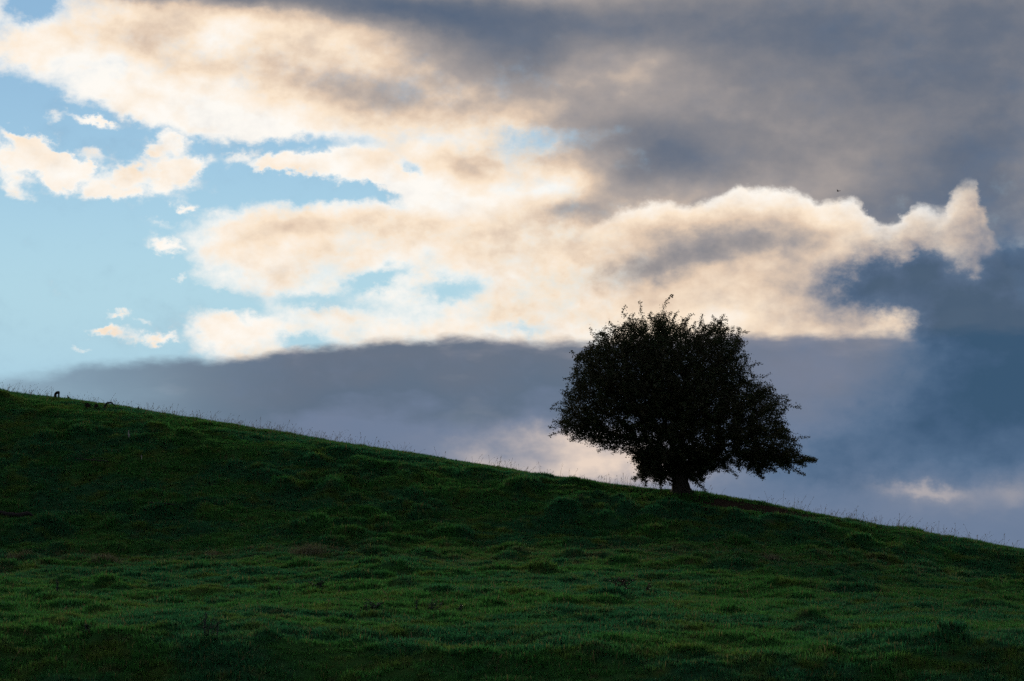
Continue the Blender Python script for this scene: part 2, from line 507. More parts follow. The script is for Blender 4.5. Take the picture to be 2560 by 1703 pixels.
def base_column(x, ys):
    """height of the smooth ground along one column of constant x"""
    zr = float(extrap(np.array(x), np.array(rx_), np.array(rz_), 25.0, 40.0))
    zb = float(extrap(np.array(x), np.array(bx_), np.array(bz_), 40.0, 30.0))
    yr = min(max(77.5 - 0.5 * x, 69.0), 99.0)
    z1, z2 = -0.10 + 0.003 * x, 0.42
    kx = [-4000, -300, -60, 0, 12, 27, 32.6, 34.4, 46.0, YB, yr, yr + 9, yr + 34, yr + 130, yr + 700, 6000]
    kz = [-12, -9, -1.5, 0, -0.8, -1.1, z1, z2, z2 + (zb - z2) * 0.40, zb, zr, zr - 0.9, zr - 6.0, -22, -26, -26]
    return pchip(np.array(kx, float), np.array(kz, float), ys)


# single hummocks of old grass: x, y, radius, height
hrng = np.random.default_rng(77)
HN = 5200
_hy = 30 + 60 * hrng.uniform(0, 1, HN)
HUM = np.stack([hrng.uniform(-1, 1, HN) * (0.215 * _hy + 3), _hy, hrng.uniform(0.09, 0.30, HN) * np.clip(_hy / 62, 0.6, 1.1), np.zeros(HN)], -1)
HUM[:, 3] = HUM[:, 2] * hrng.uniform(0.22, 0.46, HN)
HUM = HUM[fbm(HUM[:, 0] * 0.3, HUM[:, 1] * 0.3, 2, seed=60) > -0.10]


def hummocks(X, Y):
    """sum of the hummocks, looked up through half-metre cells"""
    X, Y = np.asarray(X, float), np.asarray(Y, float)
    out = np.zeros(X.shape)
    xf, yf = X.ravel(), Y.ravel()
    order_ = np.argsort(yf); ysort = yf[order_]; of = out.ravel()
    for hx, hy, hr, hh in HUM:
        a, b = np.searchsorted(ysort, (hy - 2.2 * hr, hy + 2.2 * hr))
        k = order_[a:b]
        k = k[np.abs(xf[k] - hx) < 2.6 * hr]
        of[k] += hh * np.exp(-(((xf[k] - hx) / (1.25 * hr)) ** 2 + ((yf[k] - hy) / hr) ** 2) ** 1.5)
    return of.reshape(X.shape)


def lumps(X, Y):
    """tussocks, hoof marks and little terraces, strongest on the hill face"""
    wx, wy = X + 0.5 * fbm(X * 0.9, Y * 0.9, 2, seed=91), Y + 0.5 * fbm(X * 0.9, Y * 0.9, 2, seed=92)
    big = fbm(wx * 0.22, wy * 0.34, 3, seed=3)
    mid = fbm(wx * 0.75, wy * 1.0, 3, 0.55, seed=4)
    tus = np.maximum(0, fbm(wx * 1.5, wy * 1.9, 3, 0.5, seed=5) - 0.02)
    sm = fbm(X * 4.2, Y * 4.6, 2, 0.5, seed=6)
    patch = np.clip(0.55 + 1.6 * fbm(X * 0.12, Y * 0.14, 2, seed=8), 0.2, 1.2)
    hill = np.clip((Y - 60) / 8, 0, 1)
    near = np.clip((37.0 - Y) / 3.5, 0, 1)
    amp = (0.55 + 0.42 * hill + 0.45 * near) * patch
    # the crest is worn smooth
    yr = np.clip(77.5 - 0.5 * X, 69.0, 99)
    amp = amp * (1 - 0.90 * np.exp(-((Y - yr) / 3.6) ** 2))
    z = 0.40 * big * (1 - 0.75 * np.exp(-((Y - yr) / 4.0) ** 2)) + amp * (0.40 * mid + 0.70 * tus) + 0.07 * sm
    z = z + hummocks(X, Y) * (1 + 0.5 * hill) * (0.04 + 0.96 * np.clip((yr - Y - 1.5) / 4.0, 0, 1))
    # trampled hollow under the tree
    line = Y - TREE[1] + 0.55 + 0.42 * (X - TREE[0])
    r = np.hypot((X - TREE[0] - 1.1) / 3.3, line / 0.62)
    bare = np.exp(-r ** 4)
    z = z * (1 - 0.8 * bare) - 0.06 * bare
    # a worn little scarp runs off to the right of the bole
    z = z + np.exp(-((X - TREE[0] - 1.9) / 1.9) ** 4) * np.exp(-(line / 1.6) ** 2) * 0.13 * np.clip(line / 0.22, -1, 1)
    return z, bare


def growing(a, step, far, f=1.22):
    out = []
    while abs(a) < far:
        a = a + step; step *= f; out.append(a)
    return out


xs = np.arange(-24, 22.001, 0.12)
ys = np.arange(28.5, 95.001, 0.13)
xs = np.concatenate([growing(-24, -0.2, 4000)[::-1], xs, growing(22, 0.2, 4000)])
lo = [28.5]
st = 0.2
while lo[-1] > -3500:
    lo.append(lo[-1] - st); st *= 1.2
ys = np.concatenate([lo[:0:-1], ys, growing(95, 0.2, 4000)])
Zb = np.stack([base_column(float(np.clip(x, -60, 60)), ys) for x in xs])       # [nx, ny]
XX, YY = np.meshgrid(xs, ys, indexing='ij')
LZ, BARE = lumps(XX, YY)
fall = np.clip(1 - np.maximum(np.abs(XX) - 30, 0) / 30, 0, 1) * np.clip(1 - np.maximum(np.abs(YY - 60) - 44, 0) / 40, 0, 1)
ZZ = Zb + LZ * fall
nx, ny = len(xs), len(ys)


def ground_z(x, y):
    """height of the built ground at a point (bilinear)"""
    x, y = np.asarray(x, float), np.asarray(y, float)
    i = np.clip(np.searchsorted(xs, x) - 1, 0, nx - 2); j = np.clip(np.searchsorted(ys, y) - 1, 0, ny - 2)
    u, v = (x - xs[i]) / (xs[i + 1] - xs[i]), (y - ys[j]) / (ys[j + 1] - ys[j])
    return (ZZ[i, j] * (1 - u) + ZZ[i + 1, j] * u) * (1 - v) + (ZZ[i, j + 1] * (1 - u) + ZZ[i + 1, j + 1] * u) * v


def on_ground(px, py, near=30.0, far=90.0):
    """first point of the ground met when looking that way"""
    d = ray(px, py)
    Y = np.arange(near, far, 0.05)
    p = np.array((0, 0, CAM_Z)) + np.outer(Y / d[1], d)
    hit = np.nonzero(p[:, 2] <= ground_z(p[:, 0], p[:, 1]))[0]
    k = hit[0] if len(hit) else np.argmin(p[:, 2] - ground_z(p[:, 0], p[:, 1]))
    q = p[k].copy(); q[2] = ground_z(q[0], q[1])
    return q


def grass_tone(N, P, lush=(0.038, 0.155, 0.036), olive=(0.070, 0.142, 0.030), straw=(0.130, 0.120, 0.065), deep=(0.022, 0.124, 0.052)):
    """the turf's own colours: lush, deep, olive and dead straw in drifting patches"""
    n1 = N.noise(P, 0.35, 4.0, 0.6); n2 = N.noise(P, 1.1, 4.0, 0.6); n3 = N.noise(P, 3.1, 3.0, 0.6)
    c = N.mix(N.smooth(n1, 0.44, 0.56), lush + (1,), deep + (1,))
    c = N.mix(N.smooth(n2, 0.50, 0.66), c, olive + (1,))
    sx_ = N.n.new('ShaderNodeSeparateXYZ'); N.l.new(P, sx_.inputs[0])
    lip = N.m('MULTIPLY', N.smooth(sx_.outputs[1], 54.0, 62.0), N.smooth(sx_.outputs[1], 66.5, 64.0))      # drier grass on the edge of the bench
    dry = N.m('MULTIPLY_ADD', lip, 0.10, n3)
    return N.mix(N.m('MULTIPLY', N.smooth(dry, 0.57, 0.74), 0.6), c, straw + (1,))


def ground_mat(N):
    P = pos(N)
    c = grass_tone(N, P)
    c = N.mix(0.6, c, (0.014, 0.018, 0.010, 1))           # thatch and soil between the blades
    soil = N.mix(N.noise(P, 5.0, 4.0, 0.6), (0.020, 0.015, 0.011, 1), (0.062, 0.046, 0.034, 1))
    c = N.mix(N.smooth(attr(N, 'bare'), 0.25, 0.8), c, soil)
    bump = N.n.new('ShaderNodeBump'); bump.inputs['Strength'].default_value = 0.8; bump.inputs['Distance'].default_value = 0.04
    N.l.new(N.noise(P, 14.0, 4.0, 0.65), bump.inputs['Height'])
    return bsdf(N, c, 1.0, 0.0, bump.outputs[0])


M_GROUND = mat('turf ground', ground_mat)
idx = np.arange(nx * ny).reshape(nx, ny)
quads = np.stack([idx[:-1, :-1], idx[1:, :-1], idx[1:, 1:], idx[:-1, 1:]], -1).reshape(-1, 4)
verts = np.stack([XX, YY, ZZ], -1).reshape(-1, 3)
ground = mesh_np('hillside_ground', verts, quads, M_GROUND, smooth=True, attrs={'bare': BARE.ravel()})
tag(ground, kind='structure')


# ================================================================== grass
def grass_mat(N):
    P = pos(N)
    c = grass_tone(N, P)
    sh = attr(N, 'shade')
    c = N.mix(N.smooth(sh, 0.90, 0.95), c, (0.105, 0.110, 0.050, 1))            # some blades are dead
    c = N.mix(1.0, c, N.ramp(sh, [(0.0, (0.7, 0.75, 0.75, 1)), (0.8, (1.25, 1.2, 1.1, 1))]), 'MULTIPLY')
    return leafy(N, c, 0.30, 0.012, 0.5)


M_GRASS = mat('grass blades', grass_mat)
tufts = bpy.data.collections.new('grass tufts')
for v in range(7):
    n = 34
    a = rng.uniform(0, 2 * np.pi, n); r = 0.12 * np.sqrt(rng.uniform(0, 1, n))
    h = rng.uniform(0.032, 0.10, n) * (1.15 - 2.6 * r); lean = rng.uniform(0.1, 0.75, n); la = a + rng.normal(0, 0.8, n)
    w = rng.uniform(0.0045, 0.0085, n)
    b = np.stack([r * np.cos(a), r * np.sin(a), np.full(n, -0.015)], -1)
    d = np.stack([np.cos(la), np.sin(la), np.zeros(n)], -1)
    s = np.stack([-np.sin(la), np.cos(la), np.zeros(n)], -1) * w[:, None]
    up = np.array((0, 0, 1.0))
    mid = b + d * (h * lean * 0.35)[:, None] + up * (h * 0.62)[:, None]
    tip = b + d * (h * lean * 1.1)[:, None] + up * (h * (1 - 0.25 * lean))[:, None]
    vs = np.stack([b - s, b + s, mid + s * 0.8, mid - s * 0.8, tip], 1).reshape(-1, 3)
    k = np.arange(n)[:, None] * 5
    tr = np.concatenate([k + np.array((0, 1, 2)), k + np.array((0, 2, 3)), k + np.array((3, 2, 4))])
    o = mesh_np('grass_tuft', vs, tr, M_GRASS, attrs={'shade': np.repeat(rng.uniform(0, 1, n), 5)}, link=False)
    tufts.objects.link(o)


def scatter(n, y0, y1):
    """points over the part of the hill in view and a few metres to either side"""
    u = rng.uniform(0, 1, n * 3)
    y = y0 + (y1 - y0) * u
    half = 0.215 * y + 3.0
    keep = rng.uniform(0, 0.215 * y1 + 3.0, n * 3) < half
    y = y[keep][:n]; half = half[keep][:n]
    x = rng.uniform(-1, 1, len(y)) * half
    return x, y


gx, gy = scatter(175000, 29.5, 92.0)
ok = gy < np.clip(77.5 - 0.5 * gx, 69.0, 99) + 2.5
gx, gy = gx[ok], gy[ok]
gl, gbare = lumps(gx, gy)
ok = rng.uniform(0, 1, len(gx)) > gbare * 0.93 * (1 - 0.75 * np.exp(-(((gx - TREE[0]) / 0.75) ** 2 + ((gy - TREE[1] + 0.3) / 0.6) ** 2)))
gx, gy = gx[ok], gy[ok]
gz = ground_z(gx, gy)
hum = hummocks(gx, gy)
size = np.clip(0.88 + 3.2 * hum + 0.9 * fbm(gx * 0.7, gy * 0.8, 3, 0.6, seed=5) + rng.normal(0, 0.16, len(gx)), 0.6, 2.0)
foot = np.exp(-(((gx - TREE[0]) / 0.75) ** 2 + ((gy - TREE[1] + 0.3) / 0.6) ** 2))
size += 0.9 * foot
size *= np.where(gy > 62, 1.2, 1.05)
pm = bpy.data.meshes.new('meadow_grass')
pm.vertices.add(len(gx)); pm.vertices.foreach_set('co', np.stack([gx, gy, gz], -1).astype(np.float32).ravel())
for an, av in (('size', size), ('turn', rng.uniform(0, 6.283, len(gx)))):
    a = pm.attributes.new(an, 'FLOAT', 'POINT'); a.data.foreach_set('value', av.astype(np.float32))
grass = bpy.data.objects.new('meadow_grass', pm); COL.objects.link(grass)
pm.materials.append(M_GRASS)
ng = bpy.data.node_groups.new('grow grass', 'GeometryNodeTree')
ng.interface.new_socket('Geometry', in_out='INPUT', socket_type='NodeSocketGeometry')
ng.interface.new_socket('Geometry', in_out='OUTPUT', socket_type='NodeSocketGeometry')
gi, go = ng.nodes.new('NodeGroupInput'), ng.nodes.new('NodeGroupOutput')
ip = ng.nodes.new('GeometryNodeInstanceOnPoints'); ci = ng.nodes.new('GeometryNodeCollectionInfo')
ci.inputs['Collection'].default_value = tufts; ci.inputs['Separate Children'].default_value = True; ci.inputs['Reset Children'].default_value = True
ip.inputs['Pick Instance'].default_value = True
asz = ng.nodes.new('GeometryNodeInputNamedAttribute'); asz.data_type = 'FLOAT'; asz.inputs[0].default_value = 'size'
atn = ng.nodes.new('GeometryNodeInputNamedAttribute'); atn.data_type = 'FLOAT'; atn.inputs[0].default_value = 'turn'
cx = ng.nodes.new('ShaderNodeCombineXYZ')
ng.links.new(atn.outputs[0], cx.inputs[2])
ng.links.new(gi.outputs[0], ip.inputs['Points']); ng.links.new(ci.outputs[0], ip.inputs['Instance'])
ng.links.new(cx.outputs[0], ip.inputs['Rotation']); ng.links.new(asz.outputs[0], ip.inputs['Scale'])
ng.links.new(ip.outputs[0], go.inputs[0])
md = grass.modifiers.new('grow', 'NODES'); md.node_group = ng
tag(grass, 'short grazed green turf covering the hillside', 'grass', kind='stuff')


# tall flowering stems, thickest along the skyline
def stems(x, y, h, lean_x, name, label, material):
    n = len(x)
    z = ground_z(x, y)
    P0_ = np.stack([x, y, z - 0.02], -1)
    dr = np.stack([lean_x, rng.normal(0, 0.25, n), np.zeros(n)], -1)
    t = np.linspace(0, 1, 5)
    pts = P0_[:, None, :] + dr[:, None, :] * (h[:, None, None] * (t[None, :, None] ** 2)) + np.array((0, 0, 1.0)) * (h[:, None, None] * (t - 0.22 * t ** 3 * np.abs(lean_x)[:, None])[:, :, None])
    vs, fs, base = [], [], 0
    for ax in ((1, 0, 0), (0, 1, 0)):
        wv = np.array(ax)[None, None, :] * (0.0038 * (1 - 0.45 * t))[None, :, None]
        A = (pts - wv); B = (pts + wv)
        V = np.stack([A, B], 2).reshape(-1, 3)
        k = base + (np.arange(n)[:, None] * 10 + np.arange(4)[None, :] * 2).ravel()
        vs.append(V); fs.append(np.stack([k, k + 1, k + 3, k + 2], -1)); base += len(V)
    hd = rng.uniform(0, 1, n) < 0.6
    m = hd.sum()
    tip = pts[hd, 4]; dn = pts[hd, 4] - pts[hd, 3]; dn /= np.linalg.norm(dn, axis=1)[:, None]
    ln = rng.uniform(0.03, 0.085, m)[:, None]; wd = rng.uniform(0.005, 0.012, m)[:, None]
    for ax in ((1, 0, 0), (0, 1, 0)):
        s = np.array(ax)[None, :] * wd
        V = np.stack([tip - dn * ln * 0.3, tip + dn * ln * 0.25 + s, tip + dn * ln, tip + dn * ln * 0.25 - s], 1).reshape(-1, 3)
        k = base + np.arange(m) * 4
        vs.append(V); fs.append(np.stack([k, k + 1, k + 2, k + 3], -1)); base += len(V)
    o = mesh_np(name, np.concatenate(vs), np.concatenate(fs), material, attrs={'shade': rng.uniform(0, 1, base)})
    return tag(o, label, 'grass', kind='stuff')


M_STEM = mat('dry grass stems', lambda N: leafy(N, N.mix(N.noise(pos(N), 3.0, 3.0), (0.06, 0.055, 0.03, 1), (0.16, 0.125, 0.075, 1)), 0.25, 0.02))
n = 1500
sx = rng.uniform(-20, 16, n * 3)
keep = rng.uniform(0, 1, len(sx)) < np.clip(0.45 + 1.9 * fbm(sx * 0.45, sx * 0 + 3.3, 3, seed=40), 0.08, 1)
sx = sx[keep][:n]
sy = 77.5 - 0.5 * sx + rng.normal(-0.5, 1.0, len(sx))
sh_ = np.clip(rng.gamma(4.5, 0.052, len(sx)), 0.10, 0.55)
stems(sx, sy, sh_, rng.normal(0.18, 0.35, len(sx)), 'skyline_grass', 'thin flowering grass stems standing along the skyline of the hill', M_STEM)
n = 1100
sx, sy = scatter(n, 33, 75)
sx, sy = np.concatenate([sx, rng.uniform(-17, 17, 900)]), np.concatenate([sy, YB - 0.6 + rng.normal(0, 0.9, 900)])
keep = fbm(sx * 0.4, sy * 0.5, 3, seed=44) > -0.02
sx, sy = sx[keep], sy[keep]
stems(sx, sy, rng.uniform(0.10, 0.26, len(sx)), rng.normal(0.1, 0.35, len(sx)), 'bent_grass', 'pale dry grass stems scattered over the hill and its lower bench', M_STEM)

# ================================================================== the hawthorn
TS = TREE[1] / FPX                        # metres to a photograph pixel at the tree
tree_base = np.array((TREE[0], TREE[1], float(ground_z(TREE[0], TREE[1])) - 0.02))


def tp(px, py, d=0.0):
    """point of the tree, from its base, d metres behind the trunk"""
    p = at(px, py, TREE[1]) - np.array((TREE[0], TREE[1], tree_base[2]))
    return np.array((p[0], d, p[2]))


# the crown's outline seen from the lane, and its depth: full in the middle, thin at the rim
OUTLINE = [(1380, 1070), (1392, 1030), (1408, 985), (1428, 930), (1440, 890), (1464, 862), (1482, 835), (1530, 815), (1575, 798), (1612, 788), (1650, 778), (1690, 788), (1712, 800),
           (1742, 815), (1770, 800), (1806, 798), (1832, 822), (1858, 842), (1866, 875), (1880, 912), (1872, 940), (1892, 952), (1918, 945), (1935, 965), (1952, 992), (1978, 1022), (1958, 1042),
           (1975, 1070), (2004, 1094), (2000, 1115), (2036, 1150), (2000, 1168), (1955, 1178), (1905, 1188), (1850, 1184), (1795, 1176), (1775, 1186), (1756, 1208), (1735, 1222), (1722, 1200), (1700, 1190),
           (1672, 1205), (1655, 1218), (1618, 1206), (1584, 1200), (1592, 1170), (1565, 1138), (1500, 1124), (1450, 1110), (1398, 1088)]
OUT3 = np.array([tp(px, py) for px, py in OUTLINE])[:, (0, 2)]
_n = np.roll(OUT3, -1, 0)
RIM = np.concatenate([OUT3 + (_n - OUT3) * k / 12 for k in range(12)])


def in_outline(x, z):
    r = np.zeros(len(x), bool)
    for (ax, az_), (bx, bz) in zip(OUT3, _n):
        cr = ((az_ > z) != (bz > z)) & (x < (bx - ax) * (z - az_) / (bz - az_ + 1e-12) + ax)
        r ^= cr
    return r


def inside(p):
    """below one inside the crown, one at its skin, more outside"""
    p = np.asarray(p, float)
    f = np.empty(len(p))
    for s in range(0, len(p), 20000):
        q = p[s:s + 20000]
        d = np.full(len(q), 1e9)
        for k in range(0, len(RIM), 60):
            d = np.minimum(d, ((q[:, None, (0, 2)] - RIM[None, k:k + 60]) ** 2).sum(2).min(1))
        d = np.sqrt(d); io = in_outline(q[:, 0], q[:, 2])
        dep = np.clip(2.55 * (1 - np.exp(-d / 0.75)), 0.12, None)
        fs = np.maximum(np.abs(q[:, 1]) / dep, 1 - d / 0.9)
        f[s:s + 20000] = np.where(io, fs, 1.05 + d)
    return f


trng = np.random.default_rng(21)
cand = trng.uniform((-4.2, -2.6, 0.2), (4.4, 2.6, 6.2), (90000, 3))
f = inside(cand)
cand = cand[(f < 1) & (trng.uniform(0, 1, len(cand)) < 0.25 + 0.75 * f ** 2)][:6000]
SPRAYS = [((1650, 850), (1650, 790), (1667, 756)), ((1590, 850), (1560, 820), (1529, 808)), ((1520, 880), (1490, 850), (1474, 828)), ((1760, 850), (1790, 810), (1812, 790)),
          ((1800, 830), (1840, 822), (1866, 838)), ((1850, 890), (1875, 900), (1888, 915)), ((1890, 990), (1905, 950), (1924, 934)), ((1900, 990), (1945, 990), (1985, 1022)),
          ((1930, 1110), (1985, 1095), (2012, 1092)), ((1950, 1150), (2000, 1148), (2026, 1150)), ((1460, 1060), (1410, 1072), (1376, 1068)), ((1450, 990), (1410, 1000), (1388, 1024)),
          ((1460, 930), (1430, 935), (1420, 950)), ((1470, 890), (1445, 885), (1435, 892)), ((1640, 830), (1612, 800), (1596, 772)), ((1700, 820), (1715, 800), (1720, 792)),
          ((1590, 830), (1580, 800), (1562, 775)), ((1750, 840), (1750, 810), (1752, 793)), ((1420, 1085), (1395, 1085), (1385, 1090)), ((1640, 1180), (1595, 1180), (1580, 1205)),
          ((1890, 1160), (1900, 1185), (1905, 1195)), ((1960, 1160), (1990, 1175), (2003, 1180)), ((1560, 1110), (1510, 1122), (1496, 1128)), ((1745, 1190), (1755, 1205), (1758, 1216))]
extra = []
low_ = trng.uniform((-1.7, -0.7, 0.30), (1.0, 0.7, 1.4), (9000, 3))
extra += list(low_[inside(low_) < 1.03][:480])                       # bushy growth about the bole
for k, s in enumerate(SPRAYS):
    dd = trng.uniform(-0.6, 0.6)
    P3 = [tp(px, py, dd) for px, py in s]
    for t in np.linspace(0, 1, 12):
        q = P3[0] * (1 - t) ** 2 + P3[1] * 2 * t * (1 - t) + P3[2] * t * t
        extra.append(q + trng.normal(0, 0.03, 3))
attract = np.concatenate([cand, np.array(extra)])

# trunk: a short leaning bole that parts into a few stems
nodes, par = [], []


def grow(start, pts):
    prev = start
    for q in pts:
        nodes.append(np.array(q, float)); par.append(prev); prev = len(nodes) - 1
    return prev


b0 = grow(-1, [(0, 0, -0.15), (0.0, 0, 0.12), (-0.03, 0.0, 0.35), (-0.05, 0.02, 0.58)])
for pts in ([(-0.22, 0.05, 0.85), (-0.42, 0.08, 1.2), (-0.7, 0.05, 1.6)], [(-0.02, 0.15, 0.9), (0.05, 0.25, 1.35), (0.02, 0.3, 1.9)],
            [(0.2, -0.05, 0.82), (0.5, -0.12, 1.1), (0.95, -0.1, 1.35)], [(-0.1, -0.2, 0.9), (-0.25, -0.45, 1.3), (-0.35, -0.6, 1.8)]):
    grow(b0, pts)
grow(1, [(-0.25, 0.0, 0.4), (-0.5, -0.02, 0.55), (-0.8, -0.05, 0.62)])
grow(2, [(0.22, 0.0, 0.5), (0.38, 0.05, 0.62)])
nodes = np.array(nodes); par = list(par)
STEP = 0.11
near_i = np.zeros(len(attract), int); near_d = np.full(len(attract), 1e9)
alive = np.ones(len(attract), bool)


def refresh(first):
    for s in range(0, len(attract), 1500):
        A = attract[s:s + 1500]
        d = np.sqrt(((A[:, None, :] - nodes[None, first:, :]) ** 2).sum(2))
        k = d.argmin(1); dm = d[np.arange(len(A)), k]
        b = dm < near_d[s:s + 1500]
        near_d[s:s + 1500] = np.where(b, dm, near_d[s:s + 1500]); near_i[s:s + 1500] = np.where(b, k + first, near_i[s:s + 1500])


refresh(0)
for it in range(120):
    alive &= near_d > 0.14
    act = alive & (near_d < 1.3)
    if not act.any():
        break
    dirs = (attract[act] - nodes[near_i[act]]) / near_d[act][:, None]
    acc = np.zeros_like(nodes); np.add.at(acc, near_i[act], dirs)
    who = np.nonzero(np.abs(acc).sum(1) > 0)[0]
    v = acc[who]; ln = np.linalg.norm(v, axis=1); who = who[ln > 1e-3]; v = v[ln > 1e-3] / ln[ln > 1e-3][:, None]
    v = v + trng.normal(0, 0.22, v.shape); v /= np.linalg.norm(v, axis=1)[:, None]
    first = len(nodes)
    nodes = np.concatenate([nodes, nodes[who] + v * STEP]); par.extend(int(w) for w in who)
    refresh(first)
par = np.array(par)
# outer twigs: short sprays that reach past the crown, blown a little to the right, and droop
kids = np.bincount(par[par >= 0], minlength=len(nodes))
tips = np.nonzero(kids == 0)[0]
ft = inside(nodes[tips])
tips = tips[(ft > 0.6)]
trng.shuffle(tips)
cen = tp(1680, 1040)
tw_nodes, tw_par = [], []
for t_ in tips[:1500]:
    p = nodes[t_].copy(); out = p - cen; out[2] *= 1.2; out /= np.linalg.norm(out)
    d = nodes[t_] - nodes[par[t_]]; d /= np.linalg.norm(d) + 1e-6
    d = d * 0.5 + out * 0.8 + np.array((0.40, 0, 0.12)) + trng.normal(0, 0.3, 3); d /= np.linalg.norm(d)
    prev = int(t_)
    L = int(trng.choice([1, 2, 2, 3, 3, 4, 6]))
    for s in range(L):
        p = p + d * 0.065
        d = d + np.array((0.05, 0, -0.17)) + trng.normal(0, 0.12, 3); d /= np.linalg.norm(d)
        tw_nodes.append(p.copy()); tw_par.append(prev); prev = len(nodes) + len(tw_nodes) - 1
n_core = len(nodes)
nodes = np.concatenate([nodes, np.array(tw_nodes)]); par = np.concatenate([par, np.array(tw_par, int)])
NN = len(nodes)
kids = np.bincount(par[par >= 0], minlength=NN)
# pipe model: every tip feeds a little wood back to the root
area = np.where(kids == 0, 0.0052 ** 2.25, 0.0)
order = np.arange(NN)[::-1]
for i in order:
    if par[i] >= 0:
        area[par[i]] += area[i]
rad = np.clip(area ** (1 / 2.25), 0.0040, 0.33)
rad[:4] = (0.33, 0.27, 0.24, 0.26)
for i in range(4, 22):
    rad[i] = max(rad[i], 0.06) if i < 16 else min(rad[i], 0.05)
rad[[4, 7, 10, 13]] = np.maximum(rad[[4, 7, 10, 13]], (0.17, 0.18, 0.17, 0.15))
rad[[5, 8, 11, 14]] = np.maximum(rad[[5, 8, 11, 14]], (0.13, 0.14, 0.13, 0.12))


def tubes(edges, sides):
    """one skin of tapering tubes along parent-child edges"""
    a, b = par[edges], edges
    A, B = nodes[a], nodes[b]
    d = B - A; d /= np.linalg.norm(d, axis=1)[:, None] + 1e-9
    h = np.where(np.abs(d[:, 2:3]) < 0.9, np.array((0, 0, 1.0)), np.array((1.0, 0, 0)))
    u = np.cross(d, h); u /= np.linalg.norm(u, axis=1)[:, None]; w = np.cross(d, u)
    th = np.arange(sides) * 2 * np.pi / sides
    ring = u[:, None, :] * np.cos(th)[None, :, None] + w[:, None, :] * np.sin(th)[None, :, None]
    ra = np.minimum(rad[a], rad[b] * 1.6 + 0.004)
    V = np.concatenate([A[:, None] - d[:, None] * 0.3 * rad[b][:, None, None] + ring * ra[:, None, None], B[:, None] + d[:, None] * 0.3 * rad[b][:, None, None] + ring * rad[b][:, None, None]], 1)
    k = np.arange(len(edges))[:, None] * (2 * sides)
    j = np.arange(sides); j2 = (j + 1) % sides
    F = np.stack([k + j, k + j2, k + sides + j2, k + sides + j], -1).reshape(-1, 4)
    return V.reshape(-1, 3), F


def bark(N):
    P = pos(N)
    c = N.mix(N.noise(P, 9.0, 5.0, 0.65), (0.014, 0.012, 0.010, 1), (0.050, 0.044, 0.037, 1))
    bump = N.n.new('ShaderNodeBump'); bump.inputs['Strength'].default_value = 0.9; bump.inputs['Distance'].default_value = 0.02
    N.l.new(N.noise(N.v('MULTIPLY', P, (22, 22, 6)), 1.0, 5.0, 0.6), bump.inputs['Height'])
    return bsdf(N, c, 0.95, 0.1, bump.outputs[0])


M_BARK = mat('hawthorn bark', bark)
M_LEAF = mat('hawthorn leaves', lambda N: leafy(N, N.mix(N.smooth(N.noise(pos(N), 2.2, 3.0), 0.4, 0.7),
             N.ramp(attr(N, 'shade'), [(0.0, (0.014, 0.028, 0.012, 1)), (0.9, (0.034, 0.048, 0.017, 1)), (1.0, (0.075, 0.050, 0.020, 1))]), (0.034, 0.032, 0.016, 1)), 0.15, 0.02, 0.45))
tree = empty('hawthorn_tree', tree_base, 'lone windswept hawthorn with dense dark crown standing on the hill skyline', 'tree')
big = np.nonzero((rad >= 0.055) & (par >= 0))[0]
V, F = tubes(big, 12)
# a gnarled, fluted bole
ang = np.arctan2(V[:, 1], V[:, 0])
V[:, :2] *= (1 + (0.13 * np.sin(3 * ang + 4 * V[:, 2]) + 0.08 * np.sin(7 * ang - 3 * V[:, 2])) * np.exp(-np.maximum(V[:, 2], 0) / 0.7))[:, None]
flare = 1 + (0.40 + 0.22 * np.sin(5 * ang + 1.0)) * np.exp(-(V[:, 2] + 0.15) / 0.20)
low = V[:, 2] < 0.6
V[low, :2] *= flare[low][:, None]
mesh_np('trunk', V, F, M_BARK, tree, smooth=True)
# limbs: every branch that leaves the thick wood is one of its own, the rest are its twigs
root = np.full(NN, -1)
bigset = set(big.tolist()) | {0}
thin = [i for i in range(NN) if i not in bigset and par[i] >= 0]
for i in thin:                                   # parents come before children
    root[i] = i if par[i] in bigset else root[par[i]]
names, cnt = np.unique(root[root >= 0], return_counts=True)
small = []
for r_, c_ in sorted(zip(names, cnt), key=lambda q: -q[1]):
    e = np.nonzero(root == r_)[0]
    if c_ < 60:
        small.append(e); continue
    V, F = tubes(e, 5 if rad[r_] > 0.02 else 4)
    mesh_np('limb', V, F, M_BARK, tree, smooth=True)
if small:
    V, F = tubes(np.concatenate(small), 4)
    o = mesh_np('twigs', V, F, M_BARK, tree); o['kind'] = 'stuff'
# leaves
tw = np.nonzero((rad < 0.020) & (np.arange(NN) > 25))[0]
depth_in = inside(nodes[tw])
per = np.where(nodes[tw][:, 2] < 1.3, 12, 0) + np.where(tw >= n_core, trng.integers(7, 13, len(tw)), np.where(depth_in > 0.80, trng.integers(13, 23, len(tw)), trng.integers(38, 54, len(tw))))
src = np.repeat(tw, per)
m = len(src)
back = nodes[par[src]] - nodes[src]
c = nodes[src] + back * trng.uniform(0, 1, (m, 1)) + trng.normal(0, 1, (m, 3)) * np.where(src >= n_core, 0.030, np.where((inside(nodes)[src]) > 0.80, 0.045, 0.095))[:, None]
nrm = trng.normal(0, 1, (m, 3)) + np.array((0, 0, 0.6)); nrm /= np.linalg.norm(nrm, axis=1)[:, None]
u = np.cross(nrm, trng.normal(0, 1, (m, 3))); u /= np.linalg.norm(u, axis=1)[:, None]; w = np.cross(nrm, u)
L_ = trng.uniform(0.017, 0.031, m)[:, None]; Wd = L_ * trng.uniform(0.55, 0.85, m)[:, None]
